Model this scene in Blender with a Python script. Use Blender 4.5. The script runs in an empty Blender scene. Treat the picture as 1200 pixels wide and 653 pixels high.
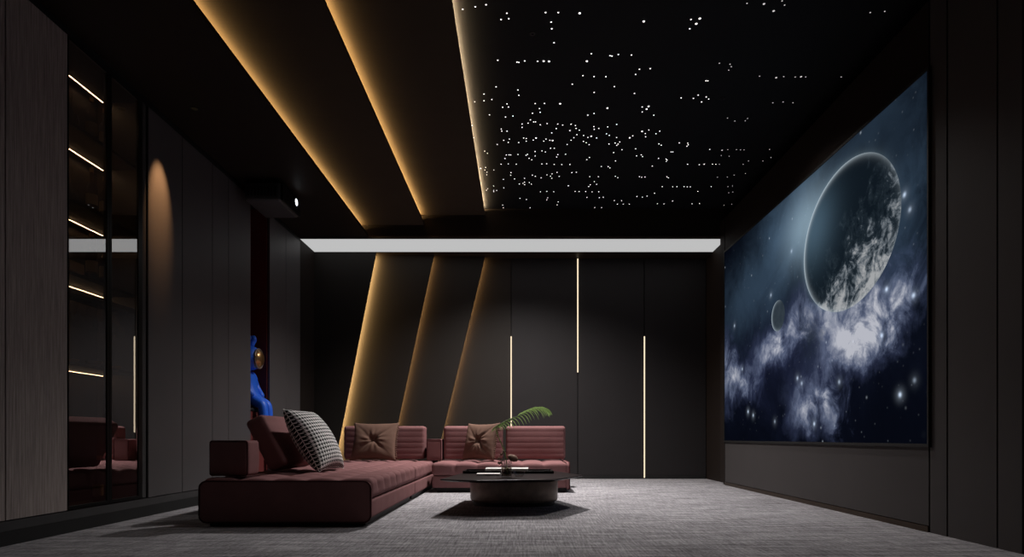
import bpy, bmesh, math, random
from mathutils import Vector, Matrix
random.seed(7)
PI = math.pi
sc = bpy.context.scene
COL = sc.collection
EYE = 0.65          # eye height
F = 700.0           # focal length in pixels of the 1200 wide frame
CX, CY = 609.0, 512.5

# ------------------------------------------------------------------ materials
def lin(r, g, b):
    f = lambda c: ((c/255+.055)/1.055)**2.4 if c > 10 else c/255/12.92
    return (f(r), f(g), f(b), 1)

class NT:
    """small helper around a node tree"""
    def __init__(s, name):
        s.m = bpy.data.materials.new(name); s.m.use_nodes = True
        s.t = s.m.node_tree; s.t.nodes.clear()
        s.out = s.t.nodes.new('ShaderNodeOutputMaterial')
    def n(s, kind, **kw):
        nd = s.t.nodes.new(kind)
        for k, v in kw.items(): setattr(nd, k, v)
        return nd
    def put(s, sock, v):
        if isinstance(v, bpy.types.NodeSocket): s.t.links.new(v, sock)
        else: sock.default_value = v
    def math(s, op, a, b=0.0, c=0.0, clamp=False):
        nd = s.n('ShaderNodeMath', operation=op, use_clamp=clamp)
        s.put(nd.inputs[0], a); s.put(nd.inputs[1], b); s.put(nd.inputs[2], c)
        return nd.outputs[0]
    def mix(s, f, a, b, mode='MIX'):
        nd = s.n('ShaderNodeMix', data_type='RGBA', blend_type=mode)
        s.put(nd.inputs[0], f); s.put(nd.inputs[6], a); s.put(nd.inputs[7], b)
        return nd.outputs[2]
    def ramp(s, f, stops):
        nd = s.n('ShaderNodeValToRGB'); e = nd.color_ramp.elements
        while len(e) < len(stops): e.new(0.5)
        for i, (p, c) in enumerate(stops):
            e[i].position = p; e[i].color = c if len(c) == 4 else (*c, 1)
        s.put(nd.inputs[0], f); return nd.outputs[0]
    def coord(s, which='Object', scale=(1, 1, 1)):
        tc = s.n('ShaderNodeTexCoord'); mp = s.n('ShaderNodeMapping')
        mp.inputs['Scale'].default_value = scale
        s.t.links.new(tc.outputs[which], mp.inputs['Vector']); return mp.outputs[0]
    def noise(s, vec, scale, detail=3, rough=.5, dist=0):
        nd = s.n('ShaderNodeTexNoise')
        s.put(nd.inputs['Vector'], vec); nd.inputs['Scale'].default_value = scale
        nd.inputs['Detail'].default_value = detail; nd.inputs['Roughness'].default_value = rough
        nd.inputs['Distortion'].default_value = dist
        return nd.outputs['Fac']
    def bump(s, h, strength=.3, dist=.01):
        nd = s.n('ShaderNodeBump'); s.put(nd.inputs['Height'], h)
        nd.inputs['Strength'].default_value = strength; nd.inputs['Distance'].default_value = dist
        return nd.outputs[0]
    def principled(s, color, rough=.6, metal=0, normal=None, **kw):
        p = s.n('ShaderNodeBsdfPrincipled')
        s.put(p.inputs['Base Color'], color); s.put(p.inputs['Roughness'], rough)
        p.inputs['Metallic'].default_value = metal
        if normal is not None: s.put(p.inputs['Normal'], normal)
        for k, v in kw.items(): s.put(p.inputs[k.replace('_', ' ')], v)
        s.t.links.new(p.outputs[0], s.out.inputs[0]); return s.m

def plain(name, color, rough=.6, metal=0, var=.12, scale=9, **kw):
    t = NT(name)
    f = t.noise(t.coord(), scale, 4)
    c2 = tuple(c*(1+var*2) for c in color[:3]) + (1,)
    c1 = tuple(c*(1-var*2) for c in color[:3]) + (1,)
    return t.principled(t.mix(f, c1, c2), rough, metal, **kw)

def emit(name, color, strength):
    t = NT(name); e = t.n('ShaderNodeEmission')
    e.inputs[0].default_value = (*color[:3], 1); e.inputs[1].default_value = strength
    t.t.links.new(e.outputs[0], t.out.inputs[0]); return t.m

def m_carpet():
    t = NT('grey_carpet')
    streak = t.noise(t.coord('Object', (2.6, 19, 1)), 1.0, 5, .62)
    weave = t.noise(t.coord('Object', (85, 4.5, 1)), 1.0, 3, .6)
    fine = t.noise(t.coord('Object', (70, 40, 1)), 1.0, 3, .7)
    patch = t.noise(t.coord('Object', (.5, 1.1, 1)), 1.0, 3, .5)
    f = t.math('ADD', t.math('ADD', t.math('MULTIPLY', streak, .34), t.math('MULTIPLY', patch, .12)), t.math('ADD', t.math('MULTIPLY', weave, .30), t.math('MULTIPLY', fine, .24)))
    c = t.ramp(f, [(.37, (.09, .086, .091)), (.5, (.30, .288, .302)), (.63, (.60, .58, .60))])
    return t.principled(c, .95, normal=t.bump(f, .5, .01), Specular_IOR_Level=.1)

def m_velvet(name, col, sheen=0.0):
    t = NT(name)
    f = t.noise(t.coord('Object', (1, 1, 1)), 7, 5, .6)
    g = t.noise(t.coord('Object', (1, 1, 1)), 60, 2, .6)
    c1 = tuple(c*.82 for c in col[:3]) + (1,); c2 = tuple(c*1.18 for c in col[:3]) + (1,)
    return t.principled(t.mix(f, c1, c2), .85, normal=t.bump(g, .12, .004), Sheen_Weight=sheen,
                        Sheen_Roughness=.45, Sheen_Tint=tuple(min(1, c*3+.1) for c in col[:3])+(1,), Specular_IOR_Level=.06)

def m_wood():
    t = NT('grey_brown_wood')
    g = t.noise(t.coord('Object', (1, 34, .9)), 3.2, 6, .65, .2)
    fine = t.noise(t.coord('Object', (1, 160, 3)), 3, 3, .6)
    f = t.math('ADD', t.math('MULTIPLY', g, .7), t.math('MULTIPLY', fine, .3))
    c = t.ramp(f, [(.35, (.20, .165, .15)), (.5, (.36, .30, .28)), (.65, (.52, .44, .41))])
    return t.principled(c, .55, normal=t.bump(f, .15, .003))

def m_fabric_panel(name, col, rough=.7):
    t = NT(name)
    w = t.n('ShaderNodeTexWave', wave_type='BANDS', bands_direction='Y')
    t.put(w.inputs['Vector'], t.coord()); w.inputs['Scale'].default_value = 26
    w.inputs['Distortion'].default_value = .3
    f = t.noise(t.coord(), 5, 3)
    c1 = tuple(c*.8 for c in col[:3]) + (1,)
    base = t.mix(f, c1, col)
    c = t.mix(t.math('MULTIPLY', w.outputs['Fac'], .3), base, tuple(c*.55 for c in col[:3]) + (1,))
    return t.principled(c, rough, normal=t.bump(w.outputs['Fac'], .12, .003), Specular_IOR_Level=.05)

def m_houndstooth():
    t = NT('houndstooth_cloth')
    uv = t.n('ShaderNodeUVMap').outputs[0]
    sp = t.n('ShaderNodeSeparateXYZ'); t.put(sp.inputs[0], uv)
    N = 18.0
    u = t.math('FRACT', t.math('MULTIPLY', sp.outputs[0], N)); v = t.math('FRACT', t.math('MULTIPLY', sp.outputs[1], N))
    a = t.math('GREATER_THAN', u, .5); b = t.math('GREATER_THAN', v, .5)
    st = t.math('GREATER_THAN', t.math('FRACT', t.math('MULTIPLY', t.math('ADD', u, v), 2.0)), .5)
    same = t.math('COMPARE', a, b, .1)
    val = t.math('ADD', t.math('MULTIPLY', same, a), t.math('MULTIPLY', t.math('SUBTRACT', 1.0, same), st))
    return t.principled(t.mix(val, (.012, .012, .013, 1), (.85, .83, .81, 1)), .9, Specular_IOR_Level=.1)

def m_glass_door():
    t = NT('bronze_mirror_glass')
    tr = t.n('ShaderNodeBsdfTransparent'); tr.inputs[0].default_value = (.85, .74, .62, 1)
    gl = t.n('ShaderNodeBsdfGlossy'); gl.inputs['Color'].default_value = (.97, .97, .97, 1); gl.inputs['Roughness'].default_value = 0
    geo = t.n('ShaderNodeNewGeometry')                       # one mirror coating, on the outer face
    fac = t.math('MULTIPLY', t.math('SUBTRACT', 1.0, geo.outputs['Backfacing']), .46)
    mx = t.n('ShaderNodeMixShader'); t.put(mx.inputs[0], fac)
    t.t.links.new(tr.outputs[0], mx.inputs[1]); t.t.links.new(gl.outputs[0], mx.inputs[2])
    t.t.links.new(mx.outputs[0], t.out.inputs[0]); return t.m

def m_clear_glass(name, tint=(.95, .95, .95), ior=1.45):
    t = NT(name)
    tr = t.n('ShaderNodeBsdfTransparent'); tr.inputs[0].default_value = (*tint, 1)
    gl = t.n('ShaderNodeBsdfGlossy'); gl.inputs['Roughness'].default_value = .03
    fr = t.n('ShaderNodeFresnel'); fr.inputs[0].default_value = ior
    mx = t.n('ShaderNodeMixShader'); t.put(mx.inputs[0], t.math('MULTIPLY', t.math('SUBTRACT', 1.0, t.n('ShaderNodeNewGeometry').outputs['Backfacing']), t.math('ADD', t.math('MULTIPLY', fr.outputs[0], 1.5), .06)))
    t.t.links.new(tr.outputs[0], mx.inputs[1]); t.t.links.new(gl.outputs[0], mx.inputs[2])
    t.t.links.new(mx.outputs[0], t.out.inputs[0]); return t.m

def m_screen():
    """The picture on the lit screen: a planet with a moon over a nebula. p = (Y, z) in metres of the wall."""
    t = NT('screen_picture')
    tc = t.n('ShaderNodeTexCoord'); sp = t.n('ShaderNodeSeparateXYZ')
    t.put(sp.inputs[0], tc.outputs['Object'])
    Y, Z = sp.outputs[1], sp.outputs[2]
    vec = tc.outputs['Object']
    M = t.math
    n1 = t.noise(vec, 1.5, 9, .62, .5)
    n2 = t.noise(vec, 3.3, 9, .65, .7)
    n3 = t.noise(vec, 9, 6, .6, .3)
    wob = M('MULTIPLY', M('SUBTRACT', n1, .5), .9)
    wob2 = M('MULTIPLY', M('SUBTRACT', n2, .5), .8)
    def gauss(cy, cz, ry, rz, w=1.0, warp=True):
        y = M('ADD', Y, wob2) if warp else Y
        z = M('ADD', Z, wob) if warp else Z
        a = M('DIVIDE', M('SUBTRACT', y, cy), ry); b = M('DIVIDE', M('SUBTRACT', z, cz), rz)
        d = M('ADD', M('MULTIPLY', a, a), M('MULTIPLY', b, b))
        return M('MULTIPLY', M('EXPONENT', M('MULTIPLY', d, -1.0)), w)
    def add(*v):
        r = v[0]
        for x in v[1:]: r = M('ADD', r, x)
        return r
    def ell(cy, cz, ry, rz):
        a = M('DIVIDE', M('SUBTRACT', Y, cy), ry); b = M('DIVIDE', M('SUBTRACT', Z, cz), rz)
        return M('SQRT', M('ADD', M('MULTIPLY', a, a), M('MULTIPLY', b, b))), a, b
    # sky: teal haze around the light behind the planet's upper far limb, blue grey over the top, black at the bottom
    haze = add(gauss(6.05, 2.80, .80, .50, .85), gauss(7.3, 2.35, .9, .38, .38), gauss(4.35, 2.3, .35, .55, .38), gauss(4.7, 3.1, .5, .22, .2))
    core = gauss(5.78, 2.72, .42, .30, .55, False)
    neb = add(gauss(4.98, 1.50, .50, .27, 1.25), gauss(6.6, 1.60, .42, .20, .85), gauss(7.5, 1.35, .5, .28, .6), gauss(5.75, 1.0, .42, .26, .85),
              gauss(6.0, 1.75, .6, .2, .45), gauss(8.05, 1.6, .35, .5, .45), gauss(5.5, 1.95, .5, .22, .5), gauss(4.4, 1.75, .4, .35, .35), gauss(5.3, .75, .16, .14, .4))
    neb = M('MULTIPLY', neb, M('ADD', .12, M('ADD', M('MULTIPLY', M('POWER', n2, 1.8), 2.3), M('MULTIPLY', M('SUBTRACT', n3, .42), .9))))
    low = M('MULTIPLY', gauss(6.2, 1.5, 1.7, .6, .14), n1)
    sky = t.mix(1.0, t.mix(haze, (.0015, .0022, .005, 1), lin(66, 88, 110)), t.mix(core, (0, 0, 0, 1), (.30, .40, .45, 1)), 'ADD')
    sky = t.mix(1.0, sky, t.mix(low, (0, 0, 0, 1), lin(80, 90, 140)), 'ADD')
    cneb = t.ramp(neb, [(.06, (0, 0, 0)), (.26, (.014, .018, .036)), (.5, (.080, .098, .155)), (.72, (.235, .255, .32)), (.95, (.46, .47, .52))])
    sky = t.mix(1.0, sky, cneb, 'ADD')
    # dark cloud bites
    bite = M('MULTIPLY', M('GREATER_THAN', Z, -99.0), gauss(5.72, 1.62, .17, .2, .8))
    sky = t.mix(bite, sky, (.012, .018, .028, 1))
    # stars
    def stars(scale, r, s, keep):
        vo = t.n('ShaderNodeTexVoronoi', feature='F1'); t.put(vo.inputs['Vector'], vec); vo.inputs['Scale'].default_value = scale
        on = M('GREATER_THAN', t.n('ShaderNodeSeparateColor').outputs[0], 0) if False else None
        spc = t.n('ShaderNodeSeparateColor'); t.put(spc.inputs[0], vo.outputs['Color'])
        k = M('GREATER_THAN', spc.outputs[0], keep)
        d = M('DIVIDE', vo.outputs['Distance'], r)
        return M('MULTIPLY', M('MULTIPLY', M('EXPONENT', M('MULTIPLY', M('MULTIPLY', d, d), -1.0)), k), s)
    st = add(stars(16, .10, .22, .5), stars(6.0, .06, .7, .7), stars(3.4, .085, .12, .6), stars(3.4, .032, 1.2, .55))
    sky = t.mix(1.0, sky, t.mix(st, (0, 0, 0, 1), (.62, .70, .80, 1)), 'ADD')
    # single bright stars with a soft glow
    for cy, cz, g in ((4.36, .96, 1.0), (4.52, 1.77, .9), (4.21, 1.65, .8), (4.58, 1.43, .8), (7.26, .96, .9), (7.10, .91, .7), (5.97, 1.24, .7),
                      (4.31, 2.40, .8), (4.25, 2.27, .5), (7.72, 2.09, .6), (5.63, .775, .8), (6.6, 2.22, .5), (5.19, 1.13, .5), (5.88, 1.18, .5), (4.20, 1.05, .3), (6.5, .82, .4), (7.45, 1.5, .6), (6.1, 2.55, .4)):
        q = M('ADD', M('POWER', M('SUBTRACT', Y, cy), 2.0), M('POWER', M('SUBTRACT', Z, cz), 2.0))
        glow = M('ADD', M('MULTIPLY', M('EXPONENT', M('MULTIPLY', q, -3600.0)), g), M('MULTIPLY', M('EXPONENT', M('MULTIPLY', q, -420.0)), g*.13))
        sky = t.mix(1.0, sky, t.mix(glow, (0, 0, 0, 1), (.55, .66, .82, 1)), 'ADD')
    # planet
    d, a, b = ell(5.09, 2.36, .745, .625)
    inside = M('LESS_THAN', d, 1.0)
    pn = t.noise(vec, 3.4, 8, .66, .9); pn2 = t.noise(vec, 9, 8, .7, .6)
    south = M('ADD', M('MULTIPLY', b, -.16), M('MULTIPLY', a, -.10))
    cloud = M('ADD', M('ADD', M('MULTIPLY', pn, .62), M('MULTIPLY', pn2, .45)), south)
    cc = t.ramp(cloud, [(.51, (.005, .009, .014)), (.60, (.014, .022, .030)), (.65, (.10, .12, .14)), (.73, (.36, .37, .38))])
    lit = gauss(5.66, 2.64, .36, .34, .5, False)
    pc = t.mix(lit, cc, lin(92, 120, 140))
    rim = M('POWER', M('MINIMUM', d, 1.0), 34.0)
    side = M('MULTIPLY', M('ADD', .5, M('ADD', M('MULTIPLY', a, .42), M('MULTIPLY', b, .25))), 1.0, clamp=True)
    pc = t.mix(M('MULTIPLY', rim, M('ADD', .08, M('MULTIPLY', M('POWER', side, 1.6), .95)), clamp=True), pc, lin(190, 205, 215))
    col = t.mix(inside, sky, pc)
    # faint halo outside the limb
    halo = M('MULTIPLY', M('EXPONENT', M('MULTIPLY', M('ABSOLUTE', M('SUBTRACT', d, 1.0)), -22.0)), M('MULTIPLY', side, .35))
    col = t.mix(M('MULTIPLY', M('MULTIPLY', halo, .6), M('SUBTRACT', 1.0, inside)), col, lin(150, 175, 190))
    # moon
    d2, a2, b2 = ell(6.42, 1.955, .165, .165)
    in2 = M('LESS_THAN', d2, 1.0)
    rim2 = M('MULTIPLY', M('POWER', M('MINIMUM', d2, 1.0), 10.0), M('ADD', .35, M('MULTIPLY', a2, .65)), clamp=True)
    mc = t.mix(rim2, t.mix(n3, (.012, .02, .03, 1), (.045, .06, .075, 1)), lin(170, 185, 195))
    col = t.mix(in2, col, mc)
    e = t.n('ShaderNodeEmission'); t.put(e.inputs[0], col); e.inputs[1].default_value = 1.0
    t.t.links.new(e.outputs[0], t.out.inputs[0]); return t.m

def m_leaf():
    t = NT('fern_green')
    c = t.mix(t.noise(t.coord(), 22, 3), (.17, .29, .07, 1), (.38, .52, .19, 1))
    m = t.principled(c, .5)
    p = t.t.nodes['Principled BSDF'] if 'Principled BSDF' in t.t.nodes else None
    tl = t.n('ShaderNodeBsdfTranslucent'); t.put(tl.inputs[0], c)
    mx = t.n('ShaderNodeMixShader'); mx.inputs[0].default_value = .45
    t.t.links.new(p.outputs[0], mx.inputs[1]); t.t.links.new(tl.outputs[0], mx.inputs[2])
    t.t.links.new(mx.outputs[0], t.out.inputs[0]); return m

WARM = (1.0, .63, .24)
MAT = {
 'carpet': m_carpet(), 'wood': m_wood(),
 'panel': plain('charcoal_panel', (.023, .0205, .0212, 1), .62, var=.05, scale=3, Specular_IOR_Level=.2),
 'panel_right': plain('charcoal_side_panel', (.060, .054, .054, 1), .62, var=.05, scale=3, Specular_IOR_Level=.15),
 'panel_left': plain('charcoal_cupboard_front', (.085, .078, .080, 1), .5, var=.05, scale=3),
 'panel_brown': plain('dark_brown_panel', (.020, .015, .013, 1), .6, var=.06, scale=3, Specular_IOR_Level=.08),
 'panel_dark': plain('near_black_panel', (.022, .019, .017, 1), .6, var=.06, scale=3, Specular_IOR_Level=.15),
 'ceil': plain('black_brown_ceiling', (.020, .015, .012, 1), .55, var=.06, scale=3, Specular_IOR_Level=.15),
 'ceil_fabric': m_fabric_panel('ribbed_brown_ceiling_cloth', (.060, .046, .034, 1)),
 'slant': plain('dark_slanted_panel', (.022, .018, .0155, 1), .6, var=.05, scale=3, Specular_IOR_Level=.2),
 'star_base': plain('black_star_panel', (.0036, .0042, .006, 1), .7, var=.1, scale=6, Specular_IOR_Level=.2),
 'black': plain('matt_black', (.006, .006, .006, 1), .6),
 'black_metal': plain('black_metal', (.018, .017, .017, 1), .35, .6),
 'grey_plinth': plain('dark_grey_plinth', (.045, .043, .044, 1), .6),
 'bronze_trim': plain('bronze_trim', (.05, .032, .02, 1), .4, .5),
 'red_niche': plain('dark_red_lining', (.13, .014, .012, 1), .7),
 'velvet': m_velvet('dusty_rose_velvet', (.228, .112, .112)),
 'velvet_dark': m_velvet('dusty_rose_velvet_side', (.228, .112, .112)),
 'piping': m_velvet('dark_piping', (.06, .02, .022)),
 'brown_velvet': m_velvet('brown_velvet', (.155, .092, .070)),
 'tooth': m_houndstooth(),
 'door_glass': m_glass_door(), 'clear': m_clear_glass('clear_glass', (.93, .94, .94)), 'amber': m_clear_glass('amber_glass', (.62, .30, .12)),
 'smoke_glass': m_clear_glass('smoke_glass', (.6, .55, .5)),
 'bronze': plain('aged_bronze', (.24, .185, .155, 1), .45, .35, var=.3, scale=14),
 'table_top': plain('dark_stone_top', (.012, .007, .007, 1), .38, var=.3, scale=6, Specular_IOR_Level=.1),
 'paper': plain('white_paper', (.62, .60, .58, 1), .8, var=.05),
 'dark_cover': plain('dark_red_cover', (.05, .018, .02, 1), .5),
 'fern': m_leaf(),
 'dry': plain('dried_flower_brown', (.22, .13, .09, 1), .8, var=.3, scale=20),
 'blue': plain('cobalt_blue', (.02, .15, .85, 1), .45, var=.08),
 'gold': plain('bronze_gold', (.45, .25, .10, 1), .28, .9),
 'label': plain('bottle_label', (.35, .28, .18, 1), .7),
 'white_plastic': plain('grey_plastic', (.06, .06, .062, 1), .45),
 'cab_in': plain('brown_cabinet_lining', (.040, .024, .016, 1), .5),
 'shelf': plain('bronze_shelf', (.03, .02, .015, 1), .4, .3),
 'led_ceil': emit('warm_cove_led', WARM, 105.0),
 'led_star': emit('warm_star_cove_led', (1.0, .70, .38), 340.0),
 'led_a': emit('warm_wall_led_bright', WARM, 215.0),
 'led_b': emit('warm_wall_led', (1.0, .55, .19), 52.0),
 'led_bar': emit('warm_light_bar', (1.0, .82, .58), 1.15),
 'led_shelf': emit('warm_shelf_led', (1.0, .80, .58), 13.0),
 'strip': emit('soft_white_diffuser', (1.0, 1.0, 1.0), .52),
 'lens': emit('lit_projector_lens', (.9, .95, 1.0), 3.0),
 'star': emit('white_star_point', (1.0, .95, .93), 2.6),
 'star_dim': emit('faint_star_point', (1.0, .95, .93), .7),
 'spot_lens': emit('downlight_lens', (1, .7, .4), .006),
 'screen': m_screen(),
}

# ------------------------------------------------------------------ object helpers
def finish(bm, smooth=None):
    bmesh.ops.recalc_face_normals(bm, faces=bm.faces)
    if smooth is not None:
        for f in bm.faces: f.smooth = True
        if smooth < 180:
            for e in bm.edges:
                if len(e.link_faces) == 2 and e.calc_face_angle(0) > math.radians(smooth): e.smooth = False
    return bm

def world_loc(p):
    v = Vector((0, 0, 0))
    while p is not None: v += p.location; p = p.parent
    return v

def obj(name, bm, mat, parent=None, smooth=None, loc=None, recalc=True):
    """one mesh object; bm is in world metres and is shifted so that it hangs from parent (or from loc)"""
    if recalc: finish(bm, smooth)
    base = Vector(loc) if loc is not None else None
    me = bpy.data.meshes.new(name)
    off = world_loc(parent) if parent is not None else Vector((0, 0, 0))
    if base is not None:
        bmesh.ops.translate(bm, verts=bm.verts, vec=-base)
    elif parent is not None:
        bmesh.ops.translate(bm, verts=bm.verts, vec=-off)
    bm.to_mesh(me); bm.free()
    for m in (mat if isinstance(mat, list) else [mat]): me.materials.append(m)
    o = bpy.data.objects.new(name, me); COL.objects.link(o)
    if parent is not None: o.parent = parent
    if base is not None: o.location = base - off
    return o

def tag(o, label, cat, group=None):
    o['label'] = label; o['category'] = cat
    if group: o['group'] = group
    return o

def thing(name, label, cat, loc=(0, 0, 0), group=None):
    o = bpy.data.objects.new(name, None); COL.objects.link(o)
    o.location = loc; o.empty_display_size = .1
    return tag(o, label, cat, group)

def struct(name, bm, mat, parent=None, smooth=None):
    o = obj(name, bm, mat, parent, smooth)
    if parent is None: o['kind'] = 'structure'
    return o

def box(x0, x1, y0, y1, z0, z1, bev=0, bm=None, seg=2):
    b = bm or bmesh.new()
    r = bmesh.ops.create_cube(b, size=1)
    vs = r['verts']
    bmesh.ops.scale(b, vec=(abs(x1-x0), abs(y1-y0), abs(z1-z0)), verts=vs)
    bmesh.ops.translate(b, vec=((x0+x1)/2, (y0+y1)/2, (z0+z1)/2), verts=vs)
    if bev:
        es = list({e for v in vs for e in v.link_edges})
        bmesh.ops.bevel(b, geom=es, offset=bev, segments=seg, affect='EDGES', profile=.5)
    return b

def prism(poly, axis, a0, a1, bm=None):
    """extrude a 2-D polygon along axis ('x','y','z') from a0 to a1"""
    b = bm or bmesh.new()
    def P(u, v, a):
        return {'x': (a, u, v), 'y': (u, a, v), 'z': (u, v, a)}[axis]
    A = [b.verts.new(P(u, v, a0)) for u, v in poly]; B = [b.verts.new(P(u, v, a1)) for u, v in poly]
    b.faces.new(A); b.faces.new(B[::-1])
    n = len(poly)
    for i in range(n): b.faces.new((A[i], A[(i+1) % n], B[(i+1) % n], B[i]))
    return b

def lathe(prof, cx=0, cy=0, cz=0, seg=20, bm=None, axis='z'):
    b = bm or bmesh.new(); rings = []
    for r, z in prof:
        if r < 1e-5:
            p = (cx, cy, cz+z) if axis == 'z' else (cx+z, cy, cz)
            rings.append([b.verts.new(p)])
        else:
            rg = []
            for k in range(seg):
                a = 2*PI*k/seg
                p = (cx+r*math.cos(a), cy+r*math.sin(a), cz+z) if axis == 'z' else (cx+z, cy+r*math.cos(a), cz+r*math.sin(a))
                rg.append(b.verts.new(p))
            rings.append(rg)
    for A, B in zip(rings, rings[1:]):
        for k in range(seg):
            if len(A) == 1 and len(B) == 1: break
            if len(A) == 1: b.faces.new((A[0], B[k], B[(k+1) % seg]))
            elif len(B) == 1: b.faces.new((A[k], A[(k+1) % seg], B[0]))
            else: b.faces.new((A[k], A[(k+1) % seg], B[(k+1) % seg], B[k]))
    return b

def tube(pts, r, seg=8, closed=False, bm=None):
    b = bm or bmesh.new(); pts = [Vector(p) for p in pts]; n = len(pts); rings = []
    up = Vector((0, 0, 1))
    for i, p in enumerate(pts):
        if closed: d = pts[(i+1) % n]-pts[i-1]
        else: d = pts[min(i+1, n-1)]-pts[max(i-1, 0)]
        d.normalize()
        s = d.cross(up)
        if s.length < .05: s = d.cross(Vector((0, 1, 0)))
        s.normalize(); u = s.cross(d)
        rr = r(i/(n-1)) if callable(r) else r
        rings.append([b.verts.new(p+s*rr*math.cos(2*PI*k/seg)+u*rr*math.sin(2*PI*k/seg)) for k in range(seg)])
    m = n if closed else n-1
    for i in range(m):
        A, B = rings[i], rings[(i+1) % n]
        for k in range(seg): b.faces.new((A[k], A[(k+1) % seg], B[(k+1) % seg], B[k]))
    if not closed:
        b.faces.new(rings[0][::-1]); b.faces.new(rings[-1])
    return b

def axis_pts(h, r, n):
    """sample positions from -h to h, dense within r of both ends"""
    e = [h-r+r*math.sin(PI/2*k/5) for k in range(0, 6)]
    m = [(-1+2*k/n)*(h-r) for k in range(n+1)]
    return [-x for x in reversed(e[1:])] + m + e[1:]

def soft_box(w, l, h, r, n=(16, 16, 8), disp=None, mat=None):
    """rounded box centred on the origin with a displacement along the normal; grid-meshed"""
    b = bmesh.new()
    X, Y, Z = axis_pts(w/2, r, n[0]), axis_pts(l/2, r, n[1]), axis_pts(h/2, r, n[2])
    H = (w/2, l/2, h/2); cache = {}
    def vert(p):
        key = tuple(round(c, 5) for c in p)
        if key in cache: return cache[key]
        q = Vector([max(-(H[i]-r), min(H[i]-r, p[i])) for i in range(3)])
        d = Vector(p)-q; nn = d.normalized() if d.length > 1e-9 else Vector((0, 0, 1))
        pos = q+nn*r
        if disp: pos = pos+nn*disp(pos, nn)
        v = b.verts.new(pos); cache[key] = v; return v
    def face(U, V, f):
        for i in range(len(U)-1):
            for j in range(len(V)-1):
                b.faces.new((vert(f(U[i], V[j])), vert(f(U[i+1], V[j])), vert(f(U[i+1], V[j+1])), vert(f(U[i], V[j+1]))))
    for s in (-1, 1):
        face(X, Y, lambda u, v: (u, v, s*H[2])); face(X, Z, lambda u, v: (u, s*H[1], v)); face(Y, Z, lambda u, v: (s*H[0], u, v))
    if mat is not None: b.transform(mat)
    return b

def seam(t, half, n, k=.38):
    """0 on the seam lines, 1 in the middle of a cell; edges of the pad are no seam"""
    cell = 2*half/n; x = (t+half)/cell
    if x < .5 or x > n-.5: return 1.0
    return min(1.0, abs(math.sin(PI*x)))**k

# ------------------------------------------------------------------ camera
cam = bpy.data.cameras.new('camera'); camo = bpy.data.objects.new('camera', cam); COL.objects.link(camo)
camo.location = (0, 0, EYE); camo.rotation_euler = (PI/2, 0, 0)
cam.sensor_fit = 'HORIZONTAL'; cam.sensor_width = 36; cam.lens = 36*F/1200
cam.shift_x = (600-CX)/1200; cam.shift_y = (CY-326.5)/1200
cam.clip_start = .05; cam.clip_end = 60
sc.camera = camo

# ------------------------------------------------------------------ room shell
XL, XR = -3.06, 2.79
ZC = 3.44
YN = -1.6
struct('floor', box(-3.75, 3.3, YN, 9.6, -.12, 0), MAT['carpet'])
struct('wall_back', box(-3.75, 3.3, 9.44, 9.6, 0, 4.1), MAT['panel_dark'])
struct('wall_front', box(-3.75, 3.3, YN-.15, YN, 0, 4.1), MAT['panel_dark'])
struct('wall_left', box(-3.75, -3.62, YN, 9.44, 0, 4.1), MAT['panel_dark'])
struct('wall_left', box(-3.62, XL, YN, 2.6, 0, ZC), MAT['wood'])          # plain stretch nearest the camera
# ceiling: soffit on the left, two raised steps, star ceiling, cross soffit with the light strip
struct('ceiling', box(-3.75, 3.3, YN, 9.6, 4.1, 4.2), MAT['black'])
struct('ceiling', box(-3.62, -2.11, YN, 8.40, ZC, ZC+.04), MAT['ceil'])
struct('ceiling', box(-2.33, -2.31, YN, 8.31, ZC+.04, 3.60), MAT['ceil'])       # riser behind the first lip
struct('ceiling', box(-2.33, -1.33, YN, 8.31, 3.60, 3.64), MAT['ceil_fabric'])
struct('ceiling', box(-1.50, -1.48, YN, 8.31, 3.64, 3.74), MAT['ceil'])
struct('ceiling', box(-1.50, -.482, YN, 8.31, 3.74, 3.775), MAT['ceil_fabric'])
struct('ceiling', box(-.66, -.64, YN, 8.31, 3.775, 3.825), MAT['ceil'])
struct('ceiling', box(-3.62, 3.3, 8.31, 8.395, ZC, 4.05), MAT['ceil'])          # cross soffit face
struct('ceiling', box(-3.62, 3.3, 9.015, 9.44, ZC, ZC+.04), MAT['ceil'])
struct('trim_1', box(-3.62, 3.3, 8.300, 8.306, ZC, ZC+.012), MAT['bronze_trim'])

def led(name, p0, p1, nrm, w, mat, parent):
    """flat LED tape between p0 and p1, width w, facing nrm (closed thin strip)"""
    p0, p1, nrm = Vector(p0), Vector(p1), Vector(nrm).normalized()
    s = (p1-p0).normalized().cross(nrm)*w/2
    b = bmesh.new(); t = nrm*.003
    v = [b.verts.new(q) for q in (p0-s, p0+s, p1+s, p1-s)]; u = [b.verts.new(q.co-t) for q in v]
    f = b.faces.new(v); b.normal_update()
    if f.normal.dot(nrm) < 0: f.normal_flip()
    g = [b.faces.new(u[::-1])]
    for i in range(4): g.append(b.faces.new((v[i], v[(i+1) % 4], u[(i+1) % 4], u[i])))
    for q in g: q.material_index = 1                      # only the front of the tape is lit
    return obj(name, b, [mat, MAT['black']], parent)

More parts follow.
